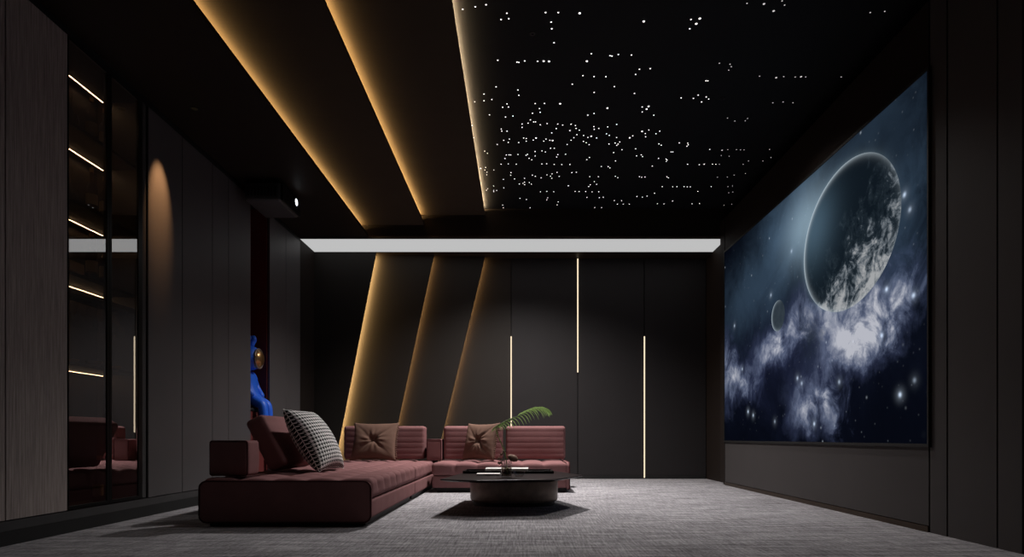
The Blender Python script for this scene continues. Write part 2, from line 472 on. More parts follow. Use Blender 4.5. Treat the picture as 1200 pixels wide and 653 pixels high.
def cove(label, x, z, zb, mat, w=.018, tilt=-.05):
    t = thing('cove_light', label, 'light', (x, 3.3, z), 'light coves of the stepped ceiling')
    led('led_strip', (x, YN+.1, z+.012), (x, 8.29, z+.012), (tilt, 0, 1), w, mat, t)
    obj('led_channel', box(x-.016, x+.010, YN+.1, 8.29, zb, z+.004), MAT['black_metal'], t)
    return t
cove('warm light cove along the lowest ceiling step on the cabinet side', -2.215, 3.52, ZC+.041, MAT['led_ceil'])
cove('warm light cove along the middle ceiling step', -1.385, 3.665, 3.641, MAT['led_ceil'])
cove('pale light cove along the edge of the black star ceiling', -.512, 3.781, 3.7755, MAT['led_star'], .012, .0)

# ------------------------------------------------------------------ star ceiling
ZS = 3.825
C1 = [(80,72),(176,53),(258,37),(418,102),(373,150),(432,144),(714,97),(811,97),(975,102,1),(756,170),(761,221),(779,328),(43,380),(47,411),(348,462),(495,476),(509,478),(554,467),(653,470),(699,469,1),(740,471,1),(1064,412),(1030,469,1),(1000,580),(1085,587),(918,645)]
C2 = [(355,165,1),(784,143,1),(757,183,1),(716,150),(707,221),(1145,27),(97,427),(112,430),(161,418),(261,422),(293,570),(322,531),(405,526),(66,588),(934,485),(1015,492),(1025,511),(1005,538),(831,619),(845,619)]
C3 = [(165,31,1),(239,85,1),(304,8),(323,40),(978,97),(1089,88),(131,584),(259,595,1),(316,587),(404,590),(449,588,1),(484,590),(756,590)]
C4 = [(338,97),(222,167),(222,230),(297,219),(134,241),(547,127),(556,178),(442,261),(401,293),(456,290),(712,257),(801,256),(951,259,1),(753,305),(686,350),(760,341),(274,365),(428,386),(499,377),(666,413),(697,433),(715,433),(644,445),(587,453),(587,485),(760,460),(826,449),(928,454),(975,463),(108,467),(108,541),(122,584),(387,501),(393,521),(443,522),(914,497),(870,538),(411,609),(465,597),(455,629),(349,648),(554,630),(602,587),(627,592),(627,617),(694,607),(720,587,1),(816,597),(794,617),(852,608),(879,611,1)]
C5 = [(169,71),(572,94),(378,151),(764,160),(505,301,1),(377,352),(318,368),(899,284,1),(880,311,1),(838,290),(839,337),(949,369),(157,455),(199,468),(206,495),(146,516),(236,512),(375,478),(379,504),(422,495),(508,481),(594,457),(213,555),(277,563),(184,584),(157,608),(318,581),(350,570,1),(401,587),(276,619),(303,632),(496,547),(523,562),(593,582),(579,635),(623,625),(606,645),(520,645),(330,650),(120,648),(718,585,1),(748,566),(837,524,1),(868,545),(871,576),(902,511),(970,546)]
C6 = [(156,102),(215,104),(238,88),(254,121),(276,97),(288,107),(378,198),(413,212),(463,211),(474,200),(54,261),(50,322),(61,328),(147,317),(188,318),(190,326),(184,333),(108,360),(116,360),(293,348),(352,352,1),(379,349),(421,349),(440,350),(457,350),(579,348),(348,377),(386,381),(48,391),(84,394),(89,399),(85,405),(187,419),(243,421),(266,419),(306,419),(322,419),(339,419),(453,419),(478,403),(547,403),(586,387),(595,125),(644,121),(691,125),(18,428),(88,479),(95,484),(330,481),(377,480),(410,471),(464,463),(66,526),(116,527),(136,526),(170,526),(185,527),(200,527),(300,526),(380,526),(402,523),(403,552),(384,556),(236,549),(29,558),(43,608),(74,609),(115,595),(208,608),(244,607),(361,615),(398,610)]
C7 = [(138,94),(163,114),(333,129),(358,128),(372,128),(321,161),(438,124),(511,131),(524,123),(538,159),(562,172),(592,98),(593,138),(654,92),(685,101),(731,69),(765,68),(798,125),(786,147),(867,122),(285,212),(351,209),(423,212),(653,210),(696,208),(764,213),(832,215),(906,215),(101,249,1),(146,241),(139,264),(159,284),(157,307),(221,264),(375,288),(373,311),(407,344),(308,349),(568,310),(594,321),(497,339),(646,334),(699,308),(745,299),(731,320),(743,339),(790,286),(809,322),(450,390),(483,384),(497,373),(498,396),(540,377),(558,391),(892,406),(219,408),(219,447),(220,459),(246,448),(165,432),(154,446),(311,424),(641,460),(699,457),(760,459),(706,514),(698,532),(800,551),(791,578),(456,519),(514,530),(300,580),(306,604),(547,604)]
C8 = [(60,215),(78,288),(119,284),(213,171),(237,151),(482,42),(529,81),(454,107),(471,183),(653,73),(661,137),(703,128),(714,144),(343,232),(405,234),(421,245),(470,321),(492,333),(240,324),(317,324),(280,368),(301,393),(244,397),(230,413),(46,406),(108,457),(144,457),(202,459),(259,461),(320,460),(214,511),(325,513),(361,509),(460,540),(526,540),(488,572),(541,571),(596,572),(284,602),(346,603),(687,324),(706,330),(737,327),(664,502),(713,509),(755,499),(823,474)]
STARS = []
for lst, x0, y0, s in ((C1, 530, 0, 6.528), (C2, 700, 0, 6.528), (C3, 870, 0, 6.528), (C4, 540, 90, 8.167), (C5, 650, 90, 8.167), (C6, 760, 90, 4.083), (C7, 550, 165, 7.683), (C8, 660, 165, 7.683)):
    for c in lst:
        px, py, big = x0+c[0]/s, y0+c[1]/s, len(c) > 2
        yy = (ZS-EYE)*F/(CY-py); xx = (px-CX)*yy/F
        if yy < 8.29 and xx > -.50: STARS.append((xx, yy, big, px))
sky = thing('star_ceiling', 'black star ceiling panel dotted with tiny white lights above the room', 'star ceiling', (1.3, 3.3, ZS))
obj('ceiling_panel', box(-.66, 3.25, YN, 8.31, ZS+.002, ZS+.04), MAT['star_base'], sky)
def dome(b, x, y, r):
    lathe([(0, -.45*r), (.6*r, -.36*r), (r, 0), (0, .001)], x, y, ZS+.001, 8, b)
    return b
def size(s): return .0090 if s[2] else (.0058 if s[3] < 830 else .0052)
ranked = sorted(STARS, key=lambda s: -size(s)/s[1])
for s in ranked[:100]:
    obj('star_light', dome(bmesh.new(), s[0], s[1], size(s)), MAT['star'] if s[3] < 840 else MAT['star_dim'], sky)
rest = bmesh.new(); rest2 = bmesh.new()
for s in ranked[100:]: dome(rest if s[3] < 840 else rest2, s[0], s[1], size(s))
rest.faces.ensure_lookup_table()
k0 = len(rest.faces)
tmp = bpy.data.meshes.new('star_light_scatter'); rest2.to_mesh(tmp); rest2.free(); rest.from_mesh(tmp); bpy.data.meshes.remove(tmp)
rest.faces.ensure_lookup_table()
for f in rest.faces[k0:]: f.material_index = 1
o = obj('star_light_scatter', rest, [MAT['star'], MAT['star_dim']], sky); o['kind'] = 'stuff'

# fill spots added below the star ceiling to light floor and sofa
def fill_spot(x, y, watts, lab, spread=100):
    t = thing('added_fill_light', lab, 'light', (x, y, ZS), 'added fill lights at the star ceiling')
    obj('fill_light_ring', lathe([(.022, -.003), (.022, .001), (.012, .001), (.012, -.003), (.022, -.003)], x, y, ZS, 16), MAT['black'], t)
    L = bpy.data.lights.new('fill_beam', 'SPOT'); L.energy = watts; L.color = (1, .955, .93)
    L.spot_size = math.radians(spread); L.spot_blend = .85; L.shadow_soft_size = .09
    o = bpy.data.objects.new('fill_beam', L); COL.objects.link(o); o.parent = t; o.location = (0, 0, -.02)
fill_spot(.0, 7.4, 940, 'added fill light with a tiny black ring above the sofa and table', 128)
fill_spot(1.9, 5.6, 125, 'added fill light with a tiny black ring in front of the screen', 128)
fill_spot(.1, 4.7, 42, 'added fill light with a tiny black ring nearest the viewer', 150)

# ------------------------------------------------------------------ light strip in the cross soffit
ls = thing('ceiling_light', 'long flat white light panel in the ceiling along the back wall', 'light', (-.1, 8.7, ZC))
obj('diffuser', box(-3.095, 2.91, 8.405, 9.005, ZC+.004, ZC+.03), MAT['strip'], ls)
fr = bmesh.new()
box(-3.10, 2.915, 8.396, 8.405, ZC-.001, ZC+.04, bm=fr); box(-3.10, 2.915, 9.005, 9.014, ZC-.001, ZC+.04, bm=fr)
obj('light_frame', fr, MAT['black_metal'], ls)

# ------------------------------------------------------------------ back wall panels
edges = [(9.01, -2.168, .195), (9.12, -1.310, .214), (9.22, -.535, .240)]    # face depth, right edge at the ceiling, lean
LABS = ['narrow dark panel with slanted edge in the far corner on the cabinet side', 'slanted dark panel behind the sofa lit along its wide bright gold edge',
        'slanted dark panel lit from the second gold edge behind the sofa']
left_edge = None
for i, (y, xt, k) in enumerate(edges):
    xb = xt-k*ZC
    if i == 0: poly = [(-3.10, .04), (xb+k*.04, .04), (xt, ZC-.002), (-3.10, ZC-.002)]
    else:
        py_, pxt, pk = edges[i-1]; o_ = .16
        poly = [(pxt-pk*ZC-o_, .04), (xb+k*.04, .04), (xt, ZC-.002), (pxt-o_, ZC-.002)]
    t = thing('wall_panel', LABS[i], 'wall panel', ((poly[0][0]+poly[1][0])/2, y, 0), 'slanted panels of the back wall')
    obj('panel_board', prism(poly, 'y', y, y+.028), MAT['slant'] if i else MAT['panel_dark'], t)
    off = .045
    led('led_strip', (xb-off+k*.06, y+.034, .06), (xt-off, y+.034, ZC-.02), (.25, .97, 0), .014, MAT['led_a' if i == 0 else 'led_b'], t)
    obj('spacer', prism([(xb-off-.05, .04), (xb-off-.03, .04), (xt-off-.03, ZC-.002), (xt-off-.05, ZC-.002)], 'y', y+.0285, edges[i+1][0]-.001 if i < 2 else 9.319), MAT['panel_dark'], t)
y3 = 9.32
XJ = [-.133, .905, 1.943]
pb = [( -1.9, -.139), (-.127, .899), (.911, 1.937), (1.949, 2.905)]
LB = ['flat charcoal wall panel behind the sofa right of the third gold edge', 'flat charcoal wall panel between the first and second light bars',
      'flat charcoal wall panel between the hanging light bar and the floor length one', 'flat charcoal wall panel in the corner next to the screen wall']
for (a, b), lab in zip(pb, LB):
    if a == -1.9:
        k = edges[2][2]; poly = [(edges[2][1]-k*ZC-.14, .05), (b, .05), (b, ZC-.002), (edges[2][1]-.14, ZC-.002)]
        bm = prism(poly, 'y', y3, y3+.03)
    else: bm = box(a, b, y3, y3+.03, .05, ZC-.002)
    t = tag(obj('wall_panel', bm, MAT['panel'] if a != -1.9 else MAT['slant'], loc=((a+b)/2, y3, 0)), lab, 'wall panel', 'flat panels of the back wall')
def bar(x, z0, z1, lab):
    t = thing('light_bar', lab, 'light', (x, y3, z0), 'vertical light bars on the back wall')
    obj('bar_housing', box(x-.013, x+.013, y3-.012, y3+.003, z0, z1), MAT['bronze_trim'], t)
    obj('bar_diffuser', box(x-.0095, x+.0095, y3-.022, y3-.0125, z0+.004, z1-.004, .003), MAT['led_bar'], t)
bar(XJ[0], .72, 2.225, 'thin glowing vertical light bar rising behind the sofa and the fern frond')
bar(XJ[1], 1.655, ZC-.004, 'thin glowing vertical light bar hanging down from the ceiling on the back wall')
bar(XJ[2], .012, 2.225, 'thin glowing vertical light bar standing on the floor by the back wall')
struct('baseboard_back', box(-3.10, 2.905, y3-.004, y3+.04, 0, .048), MAT['black'])
struct('baseboard_back', box(-3.10, -2.84, 9.006, 9.04, 0, .039), MAT['black'])

# ------------------------------------------------------------------ right wall
ZT = 3.63
struct('wall_right', box(2.835, 3.3, YN, 8.31, 0, ZT-.02), MAT['black'])
struct('wall_right', box(2.915, 3.3, 8.396, 9.44, 0, ZC+.2), MAT['panel_brown'])
struct('wall_right', box(XR, 2.834, 4.075, 8.115, .045, .585), MAT['panel_right'])               # under the screen
struct('wall_right', box(XR, 2.834, 4.075, 8.115, 3.175, ZT), MAT['panel_brown'])          # over the screen
struct('wall_right', box(XR, 2.834, 8.135, 8.309, .03, ZT), MAT['panel_brown'])
struct('wall_right', box(XR, 2.834, 3.905, 4.060, .0, ZT), MAT['panel_right'])
struct('wall_right', box(XR, 2.834, 3.495, 3.890, .0, ZT), MAT['panel_right'])
struct('wall_right', box(XR, 2.834, 3.318, 3.483, .0, ZT), MAT['panel_right'])
struct('wall_right', box(XR, 2.834, YN, 3.306, .0, ZT), MAT['panel_dark'])
struct('baseboard_right', box(XR-.006, 2.83, 4.075, 8.115, 0, .040), MAT['bronze_trim'])
scr = thing('screen', 'wall sized lit screen showing a planet and moon over a bright nebula', 'screen', (2.78, 6.07, .60))
SY0, SY1, SZ0, SZ1 = 4.06, 8.087, .605, 3.145
p = bmesh.new(); box(2.776, 2.800, SY0, SY1, SZ0, SZ1, bm=p)
so = obj('screen_surface', p, MAT['screen'], scr)
# the picture's shader reads the object's own coordinates in room metres
so.data.transform(Matrix.Translation(scr.location)); so.location = -scr.location
fr = bmesh.new(); w = .022
for y0, y1, z0, z1 in ((SY0-w+.008, SY1+w, SZ1, SZ1+w), (SY0-w+.008, SY1+w, SZ0-w, SZ0), (SY0-w+.008, SY0, SZ0, SZ1), (SY1, SY1+w, SZ0, SZ1)):
    box(2.768, 2.834, y0, y1, z0, z1, bm=fr)
obj('screen_frame', fr, MAT['black'], scr)

# ------------------------------------------------------------------ left wall: cupboards
ZD0, ZD1 = .153, 3.376
def cupboard(lab, y0, y1, doors, mat, name='cupboard'):
    t = thing(name, lab, 'cupboard', (XL-.28, (y0+y1)/2, 0))
    obj('carcass', box(-3.615, XL-.023, y0, y1, .09, ZC-.002), MAT['black'], t)
    for a, b in doors:
        obj('door', box(XL-.022, XL, a+.0035, b-.0035, ZD0, ZD1, .002, seg=1), mat, t)
    return t
cupboard('tall wood grain cupboard nearest the viewer beside the glass cabinet', 2.606, 4.045, [(2.6, 3.555), (3.555, 4.045)], MAT['wood'])
cupboard('flush charcoal cupboard between the glass cabinet and the red niche', 4.915, 6.795, [(4.918, 5.42), (5.42, 5.95), (5.95, 6.28), (6.28, 6.797)], MAT['panel_left'])
cupboard('flush charcoal cupboard past the red niche by the back corner', 7.315, 8.325, [(7.313, 7.82), (7.82, 8.327)], MAT['panel_left'])
struct('wall_left', box(-3.615, -3.10, 8.33, 9.44, 0, ZC-.002), MAT['panel_brown'])
# plinth
struct('baseboard_left', box(-3.6, XL+.0, 2.6, 8.33, 0, .088), MAT['black'])
struct('trim_2', box(-3.05-.06, XL-.002, 2.6, 8.33, .0885, ZD0-.006), MAT['grey_plinth'])
struct('trim_3', box(-3.05-.06, XL-.012, 2.6, 8.33, ZD1+.006, ZC-.003), MAT['black'])
# niche
nb = bmesh.new()
box(-3.615, -3.58, 6.80, 7.31, .09, ZC-.002, bm=nb); box(-3.58, XL-.03, 6.80, 6.812, .09, ZC-.002, bm=nb)
box(-3.58, XL-.03, 7.298, 7.31, .09, ZC-.002, bm=nb)
struct('wall_left_niche', nb, MAT['red_niche'])

# downlight washing the cupboard
dl = thing('downlight', 'small recessed ceiling downlight washing the charcoal cupboard with warm light', 'light', (-2.76, 5.07, ZC))
obj('trim_ring', lathe([(.040, -.004), (.040, -.001), (.028, -.001), (.028, -.004), (.040, -.004)], -2.76, 5.07, ZC, 20), MAT['black'], dl)
obj('lens', lathe([(0, -.0015), (.027, -.0015), (.027, -.0005), (0, -.0005)], -2.76, 5.07, ZC, 20), MAT['spot_lens'], dl)
L = bpy.data.lights.new('downlight_beam', 'SPOT'); L.energy = 170; L.color = (1, .52, .22); L.spot_size = math.radians(28); L.spot_blend = 1.0; L.shadow_soft_size = .012
lo = bpy.data.objects.new('downlight_beam', L); COL.objects.link(lo); lo.parent = dl; lo.location = (0, 0, -.02); lo.rotation_euler = (0, math.radians(22), 0)

# ------------------------------------------------------------------ glass display cabinet
GY0, GY1 = 4.055, 4.905
XB = -3.43                       # back of the compartment
dc = thing('display_cabinet', 'tall glass fronted bar cabinet with lit shelves of bottles', 'display cabinet', (XL-.2, 4.48, 0))
cb = bmesh.new()
box(XB-.03, XB, GY0, GY1, .09, ZC-.002, bm=cb); box(XB, XL-.03, GY0, GY0+.018, .153, 3.376, bm=cb)
box(XB, XL-.03, GY1-.055, GY1-.037, .153, 3.376, bm=cb)
box(XB, XL-.03, GY0+.018, GY1-.055, .125, .153, bm=cb); box(XB, XL-.03, GY0+.018, GY1-.055, 3.376, 3.40, bm=cb)
obj('carcass', cb, MAT['cab_in'], dc)
IY0, IY1 = GY0+.019, GY1-.056
SH = [3.36, 2.81, 2.28, 1.78, 1.144]
for i, z in enumerate(SH):
    x1 = -3.10 if i != 3 else -3.13
    s = obj('shelf', box(XB+.001, x1, IY0, IY1, z+.006, z+.030, .002, seg=1), MAT['shelf'] if i else MAT['black'], dc)
    led('led_strip', (-3.375, IY0+.004, z), (-3.375, IY1-.01, z), (.45, 0, -1), .008, MAT['led_shelf'], s)
obj('glass_rack', box(-3.30, -3.12, IY0, IY1, 1.655, 1.69, .004), MAT['bronze_trim'], dc)
def gdoor(y0, y1, wf0, wf1):
    fb = bmesh.new(); z0, z1 = ZD0+.004, ZD1
    box(XL-.026, XL+.000, y0, y0+wf0, z0, z1, bm=fb); box(XL-.026, XL+.000, y1-wf1, y1, z0, z1, bm=fb)
    box(XL-.026, XL+.000, y0+wf0, y1-wf1, z0, z0+.022, bm=fb); box(XL-.026, XL+.000, y0+wf0, y1-wf1, z1-.022, z1, bm=fb)
    d = obj('door', fb, MAT['black_metal'], dc)
    obj('door_glass', box(XL-.014, XL-.006, y0+wf0, y1-wf1, z0+.022, z1-.022), MAT['door_glass'], d)
gdoor(4.052, 4.455, .004, .024)
gdoor(4.459, 4.845, .024, .050)
obj('side_post', box(XL-.03, XL-.004, 4.846, 4.895, ZD0+.004, ZD1), MAT['grey_plinth'], dc)

def bottle(x, y, z, lab, mat, h=.30, r=.037, group='bottles in the bar cabinet', band='label'):
    t = thing('bottle', lab, 'bottle', (x, y, z), group)
    k = h/.30
    obj('bottle_glass', lathe([(0, 0), (r, 0), (r*1.02, .008), (r, .165*k), (r*.85, .19*k), (r*.38, .215*k), (.0125, .235*k), (.0125, .285*k), (.0, .285*k)], x, y, z, 18), mat, t, 40)
    obj('bottle_label', lathe([(r+.0012, .05*k), (r+.0012, .125*k), (r+.0004, .125*k), (r+.0004, .05*k), (r+.0012, .05*k)], x, y, z, 18), MAT[band], t, 40)
    obj('cap', lathe([(0, .2852*k), (.0145, .2852*k), (.0145, .315*k), (0, .315*k)], x, y, z, 14), MAT['gold'], t, 40)
S1, S2, S3, S4, S5 = [z+.0305 for z in SH]
bottle(-3.16, 4.41, S2, 'clear round bottle on the topmost lit shelf, nearer the wood cupboard', MAT['clear'])
bottle(-3.165, 4.56, S2, 'clear round bottle on the topmost lit shelf, next to the black door post', MAT['clear'])
bottle(-3.16, 4.41, S3, 'amber bottle on the second lit shelf, nearer the wood cupboard', MAT['amber'], .31)
bottle(-3.165, 4.56, S3, 'dark bottle on the second lit shelf, next to the black door post', MAT['smoke_glass'], .31)
bottle(-3.16, 4.41, S4, 'amber bottle on the third lit shelf, nearer the wood cupboard', MAT['amber'], .33)
bottle(-3.165, 4.56, S4, 'amber bottle on the third lit shelf, next to the black door post', MAT['amber'], .33)
bottle(-3.17, 4.50, .1535, 'amber bottle standing alone on the cabinet bottom', MAT['amber'], .34)
def decanter(y, z, lab):
    t = thing('decanter', lab, 'decanter', (-3.16, y, z), 'decanters in the bar cabinet')
    obj('decanter_body', lathe([(0, 0), (.05, 0), (.06, .03), (.055, .07), (.018, .11), (.014, .17), (.02, .19), (0, .19)], -3.16, y, z, 18), MAT['clear'], t, 40)
    obj('stopper', lathe([(0, .1902), (.012, .1902), (.024, .21), (.018, .235), (0, .24)], -3.16, y, z, 14), MAT['clear'], t, 40)
decanter(4.19, S2, 'round stoppered decanter on the topmost lit shelf by the wood cupboard')
decanter(4.19, S3, 'round stoppered decanter on the second lit shelf by the wood cupboard')
gb = thing('gift_box', 'small grey box on the third lit shelf by the wood cupboard', 'box', (-3.17, 4.2, S4))
obj('box_body', box(-3.23, -3.11, 4.13, 4.27, S4, S4+.07, .003), MAT['label'], gb)
obj('box_lid', box(-3.233, -3.107, 4.127, 4.273, S4+.0705, S4+.10, .003), MAT['white_plastic'], gb)
# stemware hanging upside down under the rack
proto = None
for k in range(8):
    y = 4.135+k*.094
    if y > IY1-.04: break
    if proto is None:
        proto = thing('wine_glass', 'upside down wine glass hanging in the row under the cabinet rack', 'glass', (-3.2, y, 1.445), 'wine glasses hanging in the cabinet')
        obj('glass_bowl', lathe([(.030, 0), (.040, .045), (.030, .085), (.004, .105), (.003, .103), (.028, .083), (.038, .045), (.0285, .001), (.030, 0)], -3.2, y, 1.445, 16), MAT['clear'], proto, 60)
        obj('stem', lathe([(.0035, .1055), (.0035, .192)], -3.2, y, 1.445, 8), MAT['clear'], proto, 60)
        obj('foot', lathe([(0, .1925), (.034, .204), (.034, .207), (0, .207)], -3.2, y, 1.445, 16), MAT['clear'], proto, 60)
    else:
        c = proto.copy(); COL.objects.link(c); c.location = (-3.2, y, 1.445)
        for ch in proto.children:
            d = ch.copy(); COL.objects.link(d); d.parent = c
def bowl(y, r, lab):
    t = thing('bowl', lab, 'bowl', (-3.17, y, S5), 'small metal bowls on the cabinet counter')
    obj('bowl_body', lathe([(0, 0), (.4*r, 0), (.8*r, .25*r), (r, .7*r), (.95*r, .7*r), (.75*r, .32*r), (0, .08*r)], -3.17, y, S5, 18), MAT['gold'], t, 50)
    obj('rim', tube([(-3.17+r*math.cos(a*PI/9), y+r*math.sin(a*PI/9), S5+.7*r) for a in range(18)], .003, 6, True), MAT['gold'], t, 60)
bowl(4.24, .035, 'smallest metal bowl on the cabinet counter by the wood cupboard')
bowl(4.45, .055, 'wider metal bowl in the middle of the cabinet counter')
bowl(4.68, .04, 'metal bowl on the cabinet counter at the far end')

# ------------------------------------------------------------------ projector
pj = thing('projector', 'black ceiling projector with a lit round lens facing the screen', 'projector', (-2.76, 6.70, 3.33))
obj('projector_body', box(-2.97, -2.575, 6.43, 6.97, 3.20, 3.405, .035, seg=4), MAT['white_plastic'], pj, 40)
fz = bmesh.new(); box(-2.573, -2.556, 6.44, 6.96, 3.208, 3.398, .006, bm=fz)
obj('front_bezel', fz, MAT['black_metal'], pj)
obj('lens_ring', lathe([(.062, 0), (.062, .018), (.044, .018), (.044, .006), (0, .006), (0, 0), (.062, 0)][0:5]+[(0, .0061)], -2.556, 6.80, 3.325, 24, axis='x'), MAT['black_metal'], pj, 40)
obj('lens', lathe([(.0405, .008), (.036, .016), (.018, .021), (0, .0225)], -2.556, 6.80, 3.325, 24, axis='x'), MAT['lens'], pj, 60)
obj('sensor', lathe([(.010, .0005), (.010, .006), (0, .007)], -2.556, 6.925, 3.30, 12, axis='x'), MAT['white_plastic'], pj, 60)
vb = bmesh.new()
for k in range(9): box(-2.93+k*.036, -2.912+k*.036, 6.4235, 6.4295, 3.25, 3.35, bm=vb)
obj('vent_grille', vb, MAT['black'], pj)
obj('ceiling_mount', lathe([(.035, 3.4055), (.035, 3.425), (.08, 3.425), (.08, 3.4395), (0, 3.4395)], -2.77, 6.70, 0, 20), MAT['black_metal'], pj, 40)

# ------------------------------------------------------------------ blue figurine in the niche
fx, fy, zs = -3.20, 7.06, .99
ped = thing('pedestal', 'dark pedestal under the blue figure in the red niche', 'pedestal', (-3.3, fy, .09))
obj('pedestal_body', box(-3.54, -3.10, 6.87, 7.25, .09, .955, .01), MAT['red_niche'], ped)
obj('pedestal_top', box(-3.56, -3.085, 6.85, 7.27, .9555, zs-.002, .006), MAT['black'], ped)
fg = thing('figurine', 'seated glossy blue figure with round tufted ears and a bronze face disc', 'figurine', (fx, fy, zs))
def skin(name, verts, edges, radii, mat, parent, sub=2):
    me = bpy.data.meshes.new(name); off = world_loc(parent)
    me.from_pydata([tuple(Vector(v)-off) for v in verts], edges, []); me.update()
    o = bpy.data.objects.new(name, me); COL.objects.link(o); o.parent = parent
    sm = o.modifiers.new('skin', 'SKIN')
    for i, r in enumerate(radii): me.skin_vertices[0].data[i].radius = (r, r)
    me.skin_vertices[0].data[0].use_root = True
    ss = o.modifiers.new('sub', 'SUBSURF'); ss.levels = sub; ss.render_levels = sub
    me.materials.append(mat)
    for p_ in me.polygons: p_.use_smooth = True
    sm.use_smooth_shade = True
    return o
V = [(fx-.02, fy, zs+.10), (fx-.03, fy, zs+.25), (fx-.02, fy, zs+.38), (fx-.01, fy, zs+.46),          # pelvis, belly, chest, neck
     (fx+.10, fy-.062, zs+.075), (fx+.195, fy-.066, zs+.06), (fx+.205, fy-.066, zs-.13), (fx+.21, fy-.066, zs-.28), (fx+.27, fy-.066, zs-.31),
     (fx+.10, fy+.062, zs+.075), (fx+.195, fy+.066, zs+.06), (fx+.205, fy+.066, zs-.13), (fx+.21, fy+.066, zs-.28), (fx+.27, fy+.066, zs-.31),
     (fx-.02, fy-.13, zs+.38), (fx+.03, fy-.155, zs+.24), (fx+.11, fy-.12, zs+.13),
     (fx-.02, fy+.13, zs+.38), (fx+.03, fy+.155, zs+.24), (fx+.11, fy+.12, zs+.13)]
E = [(0, 1), (1, 2), (2, 3), (0, 4), (4, 5), (5, 6), (6, 7), (7, 8), (0, 9), (9, 10), (10, 11), (11, 12), (12, 13), (2, 14), (14, 15), (15, 16), (2, 17), (17, 18), (18, 19)]
R = [.105, .115, .10, .06, .07, .062, .052, .05, .045, .07, .062, .052, .05, .045, .05, .042, .04, .05, .042, .04]
skin('body', V, E, R, MAT['blue'], fg)
hz = zs+.595
hd = bmesh.new(); bmesh.ops.create_uvsphere(hd, u_segments=28, v_segments=18, radius=1)
hd.transform(Matrix.Translation((fx+.0, fy, hz)) @ Matrix.Diagonal((.150, .165, .150, 1)))
head = obj('head', hd, MAT['blue'], fg, 180)
fd = bmesh.new(); bmesh.ops.create_uvsphere(fd, u_segments=28, v_segments=16, radius=1)
fd.transform(Matrix.Translation((fx+.085, fy, hz-.008)) @ Matrix.Diagonal((.085, .115, .115, 1)))
obj('face_disc', fd, MAT['gold'], head, 180)
obj('face_rim', tube([(fx+.118, fy+.113*math.cos(a*PI/14), hz-.008+.113*math.sin(a*PI/14)) for a in range(28)], .011, 8, True), MAT['bronze'], head, 60)
for s in (-1, 1):
    skin('ear', [(fx, fy+s*.055, hz+.12), (fx+.005, fy+s*.065, hz+.19), (fx+.01, fy+s*.075, hz+.235), (fx+.055, fy+s*.085, hz+.245), (fx-.03, fy+s*.10, hz+.25)],
         [(0, 1), (1, 2), (2, 3), (2, 4)], [.04, .032, .036, .040, .038], MAT['blue'], head)

# ------------------------------------------------------------------ sofa
def rrect(x0, x1, z0, z1, r, n=6):
    pts = []
    for cx, cz, a0 in ((x1-r, z1-r, 0), (x0+r, z1-r, 90), (x0+r, z0+r, 180), (x1-r, z0+r, 270)):
        for k in range(n+1):
            a = math.radians(a0+90*k/n); pts.append((cx+r*math.cos(a), cz+r*math.sin(a)))
    return pts

def seat_module(lab, x0, x1, y0, y1, nx, ny, front_cap=False, right_cap=False, name='sofa_module'):
    t = thing(name, lab, 'sofa module', ((x0+x1)/2, (y0+y1)/2, 0), 'modules of the sectional sofa')
    c0 = .035 if front_cap else 0; c1 = .03 if right_cap else 0
    w, l = x1-c1-x0, y1-y0-c0
    cx, cy = (x0+x1-c1)/2, (y0+c0+y1)/2
    # base: lower half with faint pleats
    def db(p, n):
        s = seam(p.y, l/2, ny, .6) if abs(n.x) > abs(n.y) else seam(p.x, w/2, nx, .6)
        return -.006*(1-s)*(1-abs(n.z))
    obj('base', soft_box(w, l, .140, .022, (nx*4, ny*4, 3), db, Matrix.Translation((cx, cy, .053+.07))), MAT['velvet'], t, 180)
    def ds(p, n):
        sx, sy = seam(p.x, w/2, nx), seam(p.y, l/2, ny)
        top = abs(n.z)
        g = sx*sy*top + (1-top)*(sy if abs(n.x) > abs(n.y) else sx)
        fall = 1.0
        if n.z < .3:                      # pleats fade out towards the seam with the base
            fall = max(0, min(1, (p.z+.075)/.11))
        crown = .012*(1-(2*p.x/w)**2)*(1-(2*p.y/l)**2)*max(0, n.z)
        return -.034*(1-g)*fall+crown
    obj('seat_cushion', soft_box(w+.012, l+.006, .155, .045, (nx*12, ny*12, 7), ds, Matrix.Translation((cx, cy, .1945+.0775))), MAT['velvet'], t, 180)
    obj('plinth', box(x0+.05, x1-.045, y0+.05, y1-.04, 0, .0525), MAT['black'], t)
    def cap(poly_pts, axis, a, sgn):
        b = bmesh.new(); n = len(poly_pts)
        cap_ = obj('end_panel', prism(poly_pts, axis, a, a-sgn*.034, b), MAT['velvet_dark'], t, 40)
        f = lambda u, v: (u, a, v) if axis == 'y' else (a, u, v)
        obj('piping', tube([f(u, v) for u, v in poly_pts], .0065, 6, True), MAT['piping'], cap_, 60)
    if front_cap: cap(rrect(x0-.004, x1+.006, .030, .330, .055), 'y', y0, -1)
    if right_cap: cap(rrect(y0+.004, y1-.004, .030, .352, .05), 'x', x1, 1)
    return t
ch = seat_module('long tufted rose chaise module nearest the viewer with a flat piped end', -2.32, -1.085, 4.33, 6.185, 5, 8, front_cap=True)
cm = seat_module('tufted rose corner module of the sofa behind the chaise', -2.32, -1.085, 6.195, 8.02, 5, 8)
rm = seat_module('tufted rose sofa module behind the coffee table', -1.03, .585, 7.0, 8.02, 6, 4, right_cap=True)

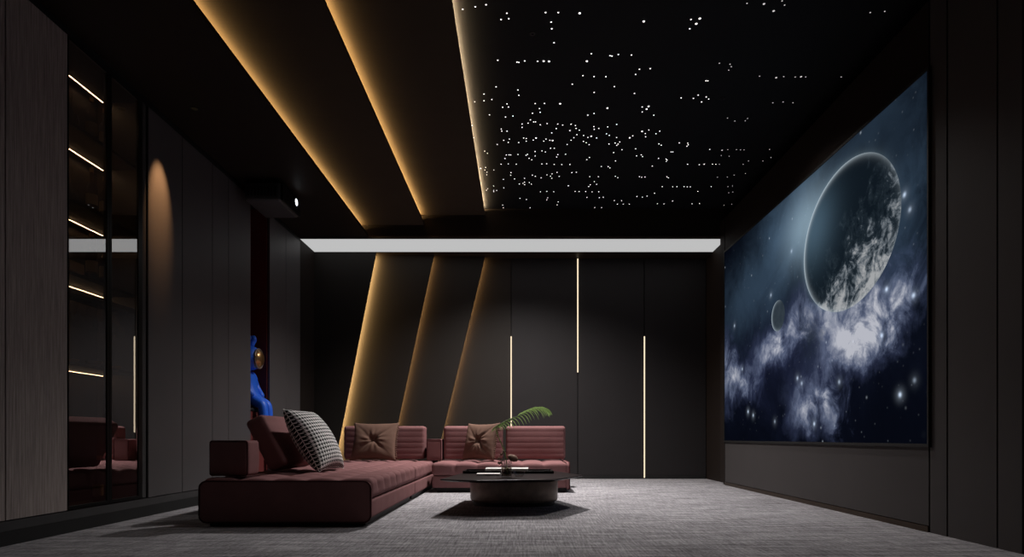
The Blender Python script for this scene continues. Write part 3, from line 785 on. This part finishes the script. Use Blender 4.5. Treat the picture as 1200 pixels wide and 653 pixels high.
# bolster arm on the chaise
def dbol(p, n): return .006*(1-(2*p.z/.27)**2)
bol = thing('bolster', 'square rose bolster arm on the outer end of the chaise', 'bolster', (-2.175, 4.55, .362))
obj('bolster_cover', soft_box(.285, .20, .262, .022, (8, 6, 8), dbol, Matrix.Translation((-2.172, 4.555, (.362+.131)))), MAT['velvet_dark'], bol, 180)
yb = 4.555-.10
obj('piping', tube([(x, yb+.004, z) for x, z in rrect(-2.172-.140, -2.172+.140,   .364, .622, .02)], .0045, 6, True), MAT['piping'], bol, 60)

def back_cushion(lab, w, h, d, M, rows=6, group='back cushions of the sofa'):
    """local frame: x width, y thickness (front is -y), z up from 0"""
    loc = M.translation.copy()
    t = thing('back_cushion', lab, 'cushion', loc, group)
    def dd(p, n):
        s = 1.0
        if abs(n.y) > .3 or abs(n.z) > .3: s = seam(p.z, h/2, rows, .45)
        return -.0022*(1-s)*max(abs(n.y), .0)+.010*(1-(2*p.x/w)**2)*(1-(2*p.z/h)**2)*abs(n.y)
    A = M @ Matrix.Translation((0, 0, h/2))
    obj('cushion_cover', soft_box(w, d, h, .038, (14, 6, rows*8), dd, A), MAT['velvet'], t, 180)
    for s in (-1, 1):
        pp = [A @ Vector((x, s*(d/2-.030), z)) for x, z in rrect(-w/2+.014, w/2-.014, -h/2+.014, h/2-.014, .05)]
        obj('piping', tube(pp, .0055, 6, True), MAT['piping'], t, 60)
    return t
def RZ(a): return Matrix.Rotation(math.radians(a), 4, 'Z')
def RX(a): return Matrix.Rotation(math.radians(a), 4, 'X')
T = lambda *v: Matrix.Translation(v)
# on the chaise: front faces +X, leans back on the bolster
back_cushion('rose back cushion leaning on the bolster of the chaise', .80, .47, .165, T(-2.005, 5.36, .392) @ RZ(90) @ RX(-27))
back_cushion('wide rose back cushion at the corner behind the first brown pillow', 1.04, .425, .20, T(-1.735, 7.74, .367))
back_cushion('rose back cushion behind the second brown pillow', .76, .425, .20, T(-.595, 7.74, .367))
back_cushion('rose back cushion at the open end of the sofa behind the fern', .765, .425, .20, T(.205, 7.74, .367))
arm = thing('arm_block', 'low dark rose arm block between the corner and middle back cushions', 'armrest', (-1.09, 7.76, .352))
obj('block_cover', soft_box(.185, .40, .27, .015, (5, 8, 5), None, Matrix.Translation((-1.0855, 7.76, .354+.135))), MAT['velvet_dark'], arm, 180)
obj('piping', tube([(x, 7.562, z) for x, z in rrect(-1.0855-.09, -1.0855+.09, .358, .62, .014)], .004, 6, True), MAT['piping'], arm, 60)

def pillow(name, lab, w, h, th, M, mat, knot=False, group=None, edge_mat=None):
    t = thing(name, lab, 'pillow', M.translation.copy(), group)
    b = bmesh.new(); uvl = b.loops.layers.uv.new('UVMap'); N = 44; cache = {}
    def P(i, j, s):
        u, v = -1+2*i/N, -1+2*j/N
        pu, pv = 1-.09*(1-v*v)*abs(u)**3, 1-.09*(1-u*u)*abs(v)**3        # edges curve inward, corners stay out
        x, z = u*w/2*pu, v*h/2*pv
        prof = max(0, (1-u**2)*(1-v**2))**.42
        y = th/2*prof
        if knot:
            r = math.hypot(u, v); a = math.atan2(v, u)
            y *= 1-.55*math.exp(-(r/.16)**2)
            fold = abs(math.cos(2*a))**.5                                  # four soft creases running from the centre to the corners
            y *= 1-.40*(1-fold)*math.exp(-r*1.2)*min(1, r/.08)
            y += .006*math.sin(11*a+3*r)*math.exp(-((r-.3)/.25)**2)
            y += .004*math.sin(23*a)*max(0, r-.6)*prof
        else:
            y += .006*math.sin(5*u+2*v)*prof*math.sin(3*v)
        return Vector((x, s*y, z))
    def vert(i, j, s):
        edge = i in (0, N) or j in (0, N); key = (i, j, 0 if edge else s)
        if key not in cache: cache[key] = b.verts.new(P(i, j, s))
        return cache[key]
    for s in (-1, 1):
        for i in range(N):
            for j in range(N):
                ids = [(i, j), (i+1, j), (i+1, j+1), (i, j+1)]
                f = b.faces.new([vert(*q, s) for q in ids])
                for lp, q in zip(f.loops, ids): lp[uvl].uv = (q[0]/N, q[1]/N)
    A = M @ Matrix.Translation((0, 0, h/2)); b.transform(A)
    obj('pillow_cover', b, mat, t, 180)
    ring = [(i, 0) for i in range(N)] + [(N, j) for j in range(N)] + [(N-i, N) for i in range(N)] + [(0, N-j) for j in range(N)]
    if knot:
        bt = bmesh.new(); bmesh.ops.create_uvsphere(bt, u_segments=14, v_segments=8, radius=1)
        bt.transform(A @ Matrix.Translation((0, -th/2*.47, 0)) @ Matrix.Diagonal((.014, .008, .014, 1)))
        obj('button', bt, mat, t, 180)
        fr_ = bmesh.new()                                                    # ruffled flange down the right edge
        for k in range(18):
            z = -h/2*.82+h*.82*k/17; q = A @ Vector((w/2*(1-.09*(1-(2*z/h)**2)), 0, z))
            m = A.to_3x3() @ Vector((1, 0, 0))
            tube([q-m*.012, q+m*.004+Vector((0, -.004, .004)), q+m*.016+Vector((0, .004, -.004))], .0075, 6, False, fr_)
        obj('fringe', fr_, mat, t, 180)
    else:
        obj('piping', tube([A @ P(i, j, 0) for i, j in ring], .004, 6, True), edge_mat or mat, t, 180)
    return t
# houndstooth pillow: its face is parallel to the room's length, leaning to the cabinets
Mh = Matrix(((0, .50, -.865, -1.665), (1, 0, 0, 5.24), (0, .0, 0, .362), (0, 0, 0, 1)))
lean = math.radians(30)
zax = Vector((-math.sin(lean), 0, math.cos(lean))); xax = Vector((.06, .998, 0)).normalized(); yax = zax.cross(xax)
Mh = Matrix.Identity(4)
for r_ in range(3): Mh[r_][0], Mh[r_][1], Mh[r_][2] = xax[r_], yax[r_], zax[r_]
Mh.translation = Vector((-1.645, 5.24, .362))
pillow('throw_pillow', 'large black and white houndstooth pillow on the chaise', .57, .60, .27, Mh, MAT['tooth'], edge_mat=MAT['paper'])
pillow('throw_pillow', 'brown velvet pillow with a buttoned centre on the corner of the sofa', .58, .50, .17, T(-1.80, 7.31, .362) @ RZ(-4) @ RX(-20), MAT['brown_velvet'], True, 'brown velvet pillows')
pillow('throw_pillow', 'brown velvet pillow with a buttoned centre on the module behind the table', .50, .48, .17, T(-.515, 7.34, .362) @ RZ(-34) @ RX(-15), MAT['brown_velvet'], True, 'brown velvet pillows')

# ------------------------------------------------------------------ coffee table
ct = thing('coffee_table', 'low coffee table with a thin angular dark top on a bronze drum', 'coffee table', (-.05, 5.78, 0))
poly = [(-.665, 4.98), (-.353, 4.85), (.297, 4.95), (.585, 5.50), (.365, 6.22), (-.52, 6.24)]
b = bmesh.new()
c = Vector((sum(p[0] for p in poly)/6, sum(p[1] for p in poly)/6))
def ringv(k, z): return [b.verts.new((c.x+(p[0]-c.x)*k, c.y+(p[1]-c.y)*k, z)) for p in poly]
rr = [ringv(.86, .272), ringv(.985, .288), ringv(1.0, .293), ringv(.995, .298), ringv(.985, .300)]
b.faces.new(rr[0][::-1]); b.faces.new(rr[-1])
for A, B in zip(rr, rr[1:]):
    for i in range(6): b.faces.new((A[i], A[(i+1) % 6], B[(i+1) % 6], B[i]))
obj('table_top', b, MAT['table_top'], ct)
def superell(rx, ry, n=48, e=2.9):
    out = []
    for k in range(n):
        a = 2*PI*k/n; ca, sa = math.cos(a), math.sin(a)
        out.append((math.copysign(abs(ca)**(2/e), ca)*rx, math.copysign(abs(sa)**(2/e), sa)*ry))
    return out
def drum(z_r, rx, ry, cx, cy):
    b = bmesh.new(); rg = []
    for z, k in z_r: rg.append([b.verts.new((cx+x*k, cy+y*k, z)) for x, y in superell(rx, ry)])
    n = len(rg[0])
    for A, B in zip(rg, rg[1:]):
        for i in range(n): b.faces.new((A[i], A[(i+1) % n], B[(i+1) % n], B[i]))
    b.faces.new(rg[0][::-1]); b.faces.new(rg[-1]); return b
obj('drum_base', drum([(.035, .95), (.045, .985), (.06, 1), (.262, 1), (.2715, .985)], .425, .34, -.055, 5.86), MAT['bronze'], ct, 40)
obj('plinth', drum([(0, .93), (.0345, .93)], .425, .34, -.055, 5.86), MAT['black'], ct, 40)

ZT_ = .3005
tr = thing('tray', 'long low dark tray across the coffee table', 'tray', (-.11, 5.90, ZT_))
obj('tray_base', box(-.535, .315, 5.74, 6.06, ZT_, ZT_+.008, .003), MAT['dark_cover'], tr)
rb = bmesh.new()
box(-.535, .315, 5.728, 5.7395, ZT_, ZT_+.026, .003, rb); box(-.535, .315, 6.0605, 6.072, ZT_, ZT_+.026, .003, rb)
box(-.5475, -.5355, 5.728, 6.072, ZT_, ZT_+.026, .003, rb); box(.3155, .3275, 5.728, 6.072, ZT_, ZT_+.026, .003, rb)
obj('tray_rim', rb, MAT['table_top'], tr)
def book(name, lab, x0, x1, y0, y1, z, th, cov):
    t = thing(name, lab, 'book', ((x0+x1)/2, (y0+y1)/2, z))
    obj('pages', box(x0+.003, x1-.003, y0+.003, y1-.003, z+.0035, z+th-.0035), MAT['paper'], t)
    cv = bmesh.new(); box(x0, x1, y0, y1, z, z+.003, .001, cv, 1); box(x0, x1, y0, y1, z+th-.003, z+th, .001, cv, 1)
    box(x0, x1, y1-.0025, y1, z+.003, z+th-.003, bm=cv)
    obj('cover', cv, cov, t)
book('book', 'white paged book lying on the dark tray behind the glass vase', -.335, .085, 5.76, 6.03, ZT_+.0085, .036, MAT['paper'])
book('notebook', 'small white notebook on the coffee table in front of the tray', -.395, -.18, 5.42, 5.58, ZT_, .016, MAT['paper'])
# vase with frond
vx, vy = -.115, 5.20
vs = thing('vase', 'clear cylinder glass vase on the coffee table', 'vase', (vx, vy, ZT_))
obj('vase_glass', lathe([(0, 0), (.043, 0), (.046, .004), (.046, .155), (.0435, .155), (.0435, .012), (0, .012)], vx, vy, ZT_, 26), MAT['clear'], vs, 40)
obj('water', lathe([(0, .013), (.0430, .013), (.0430, .085), (0, .085)], vx, vy, ZT_, 26), MAT['smoke_glass'], vs, 40)
def W(px, py, Y): return Vector(((px-CX)*Y/F, Y, EYE+(CY-py)*Y/F))
fn = thing('fern_frond', 'green fern frond arching out of the glass vase', 'fern', (vx, vy, ZT_+.02))
ctrl = [Vector((vx+.01, vy, ZT_+.02)), W(592, 532, 5.2), W(584, 512, 5.22), W(582, 502.5, 5.24), W(588, 497.5, 5.26), W(600, 491, 5.30), W(614, 484.5, 5.34), W(628, 479.5, 5.38), W(638, 480, 5.40), W(645, 485, 5.41)]
def catmull(P, n=10):
    out = []
    for i in range(len(P)-1):
        p0, p1, p2, p3 = P[max(i-1, 0)], P[i], P[i+1], P[min(i+2, len(P)-1)]
        for k in range(n):
            t = k/n
            out.append(.5*((2*p1)+(p2-p0)*t+(2*p0-5*p1+4*p2-p3)*t*t+(3*p1-p0-3*p2+p3)*t**3))
    out.append(P[-1]); return out
path = catmull(ctrl, 12)
obj('stem', tube(path, lambda t: .0035*(1-.7*t)+.0006, 6), MAT['fern'], fn, 60)
lf = bmesh.new()
rnd = random.Random(3)
start = int(len(path)*.36)
cntl = len(path)-1-start
for i in range(start, len(path)-1, 3):
    t = (i-start)/cntl
    p = path[i]; d = (path[i+1]-path[i]).normalized()
    for s in (-1, 1):
        L_ = (.060+.095*math.sin(PI*min(1, .1+t*.95)))*rnd.uniform(.75, 1.15)
        if t > .88: L_ *= .55
        a = (d*.62+Vector((0, s*.55, .42 if s < 0 else -.05))).normalized()
        if t < .35 and s < 0: a = Vector((-.75, -.45, .10)).normalized(); L_ = .085*rnd.uniform(.8, 1.2)
        n = 8; w0 = .0060; prev = None
        q = p.copy(); v = a.copy()
        for k in range(n+1):
            f = k/n; wd = w0*math.sin(PI*min(1, .12+.88*f))**.7*(1-.45*f)
            u = Vector((-v.z, 0, v.x))
            if u.length < .1: u = Vector((0, 0, 1))
            u = (u.normalized()+Vector((0, .5*s, 0))).normalized()
            cur = (lf.verts.new(q-u*wd), lf.verts.new(q+Vector((0, -.0012, .001))), lf.verts.new(q+u*wd))
            if prev:
                lf.faces.new((prev[0], prev[1], cur[1], cur[0])); lf.faces.new((prev[1], prev[2], cur[2], cur[1]))
            prev = cur
            q = q+v*L_/n; v = (v+Vector((.04, 0, -.27))).normalized()
obj('leaflets', lf, MAT['fern'], fn, 180)
# dried bloom and pod in the vase
db_ = thing('dried_flower', 'brown dried flower sprig leaning out of the vase towards the sofa corner', 'flower', (vx, vy, ZT_+.02))
tips = [W(585, 538, 5.18), W(588, 533, 5.2), W(591, 530, 5.22), W(586, 543, 5.17)]
stems = bmesh.new(); fl = bmesh.new()
for q in tips:
    tube(catmull([Vector((vx-.005, vy, ZT_+.02)), Vector((vx-.015, vy, ZT_+.13)), q], 6), .0016, 5, False, stems)
    for k in range(9):
        dv = Vector((rnd.uniform(-1, 1), rnd.uniform(-1, 1), rnd.uniform(-.4, 1))).normalized()
        tube([q, q+dv*.012, q+dv*.026+Vector((0, 0, -.004))], lambda t: .0055*math.sin(PI*(.15+.8*t))+.001, 5, False, fl)
obj('stem', stems, MAT['dry'], db_, 60); obj('petals', fl, MAT['dry'], db_, 60)
pd = thing('dried_pod', 'round brown dried seed pod in the vase on the screen side', 'pod', (vx+.02, vy, ZT_+.02))
pc = W(601, 537, 5.2)
pm = bmesh.new(); bmesh.ops.create_uvsphere(pm, u_segments=24, v_segments=14, radius=1)
for v in pm.verts:
    a = math.atan2(v.co.y, v.co.x); v.co *= 1+.04*math.cos(12*a)*(1-v.co.z**2)
pm.transform(Matrix.Translation(pc) @ Matrix.Rotation(math.radians(22), 4, 'Y') @ Matrix.Diagonal((.046, .046, .030, 1)))
obj('pod_head', pm, MAT['dry'], pd, 180)
obj('stem', tube(catmull([Vector((vx+.015, vy, ZT_+.02)), Vector((vx+.02, vy, ZT_+.12)), pc-Vector((.012, 0, .026))], 6), .0022, 6), MAT['dry'], pd, 60)
bw = thing('glass_bowl', 'small clear glass bowl on the table beside the vase', 'bowl', (-.005, 5.24, ZT_))
obj('bowl_glass', lathe([(0, 0), (.03, 0), (.033, .004), (.045, .022), (.054, .05), (.051, .05), (.042, .024), (.028, .008), (0, .007)], -.005, 5.24, ZT_, 26), MAT['clear'], bw, 40)
obj('bowl_rim', tube([(-.005+.0525*math.cos(a*PI/13), 5.24+.0525*math.sin(a*PI/13), ZT_+.052) for a in range(26)], .0022, 6, True), MAT['clear'], bw, 60)

# ------------------------------------------------------------------ world and colour
wd = bpy.data.worlds.new('world'); sc.world = wd; wd.use_nodes = True
wd.node_tree.nodes['Background'].inputs[0].default_value = (0, 0, 0, 1); wd.node_tree.nodes['Background'].inputs[1].default_value = 0
vs_ = sc.view_settings; vs_.view_transform = 'Standard'; vs_.look = 'None'; vs_.gamma = 1; vs_.exposure = 0; vs_.use_curve_mapping = False
sc.cycles.use_denoising = True
sc.cycles.use_light_tree = True
sc.cycles.sample_clamp_indirect = 3.0
sc.cycles.max_bounces = 10; sc.cycles.transparent_max_bounces = 24
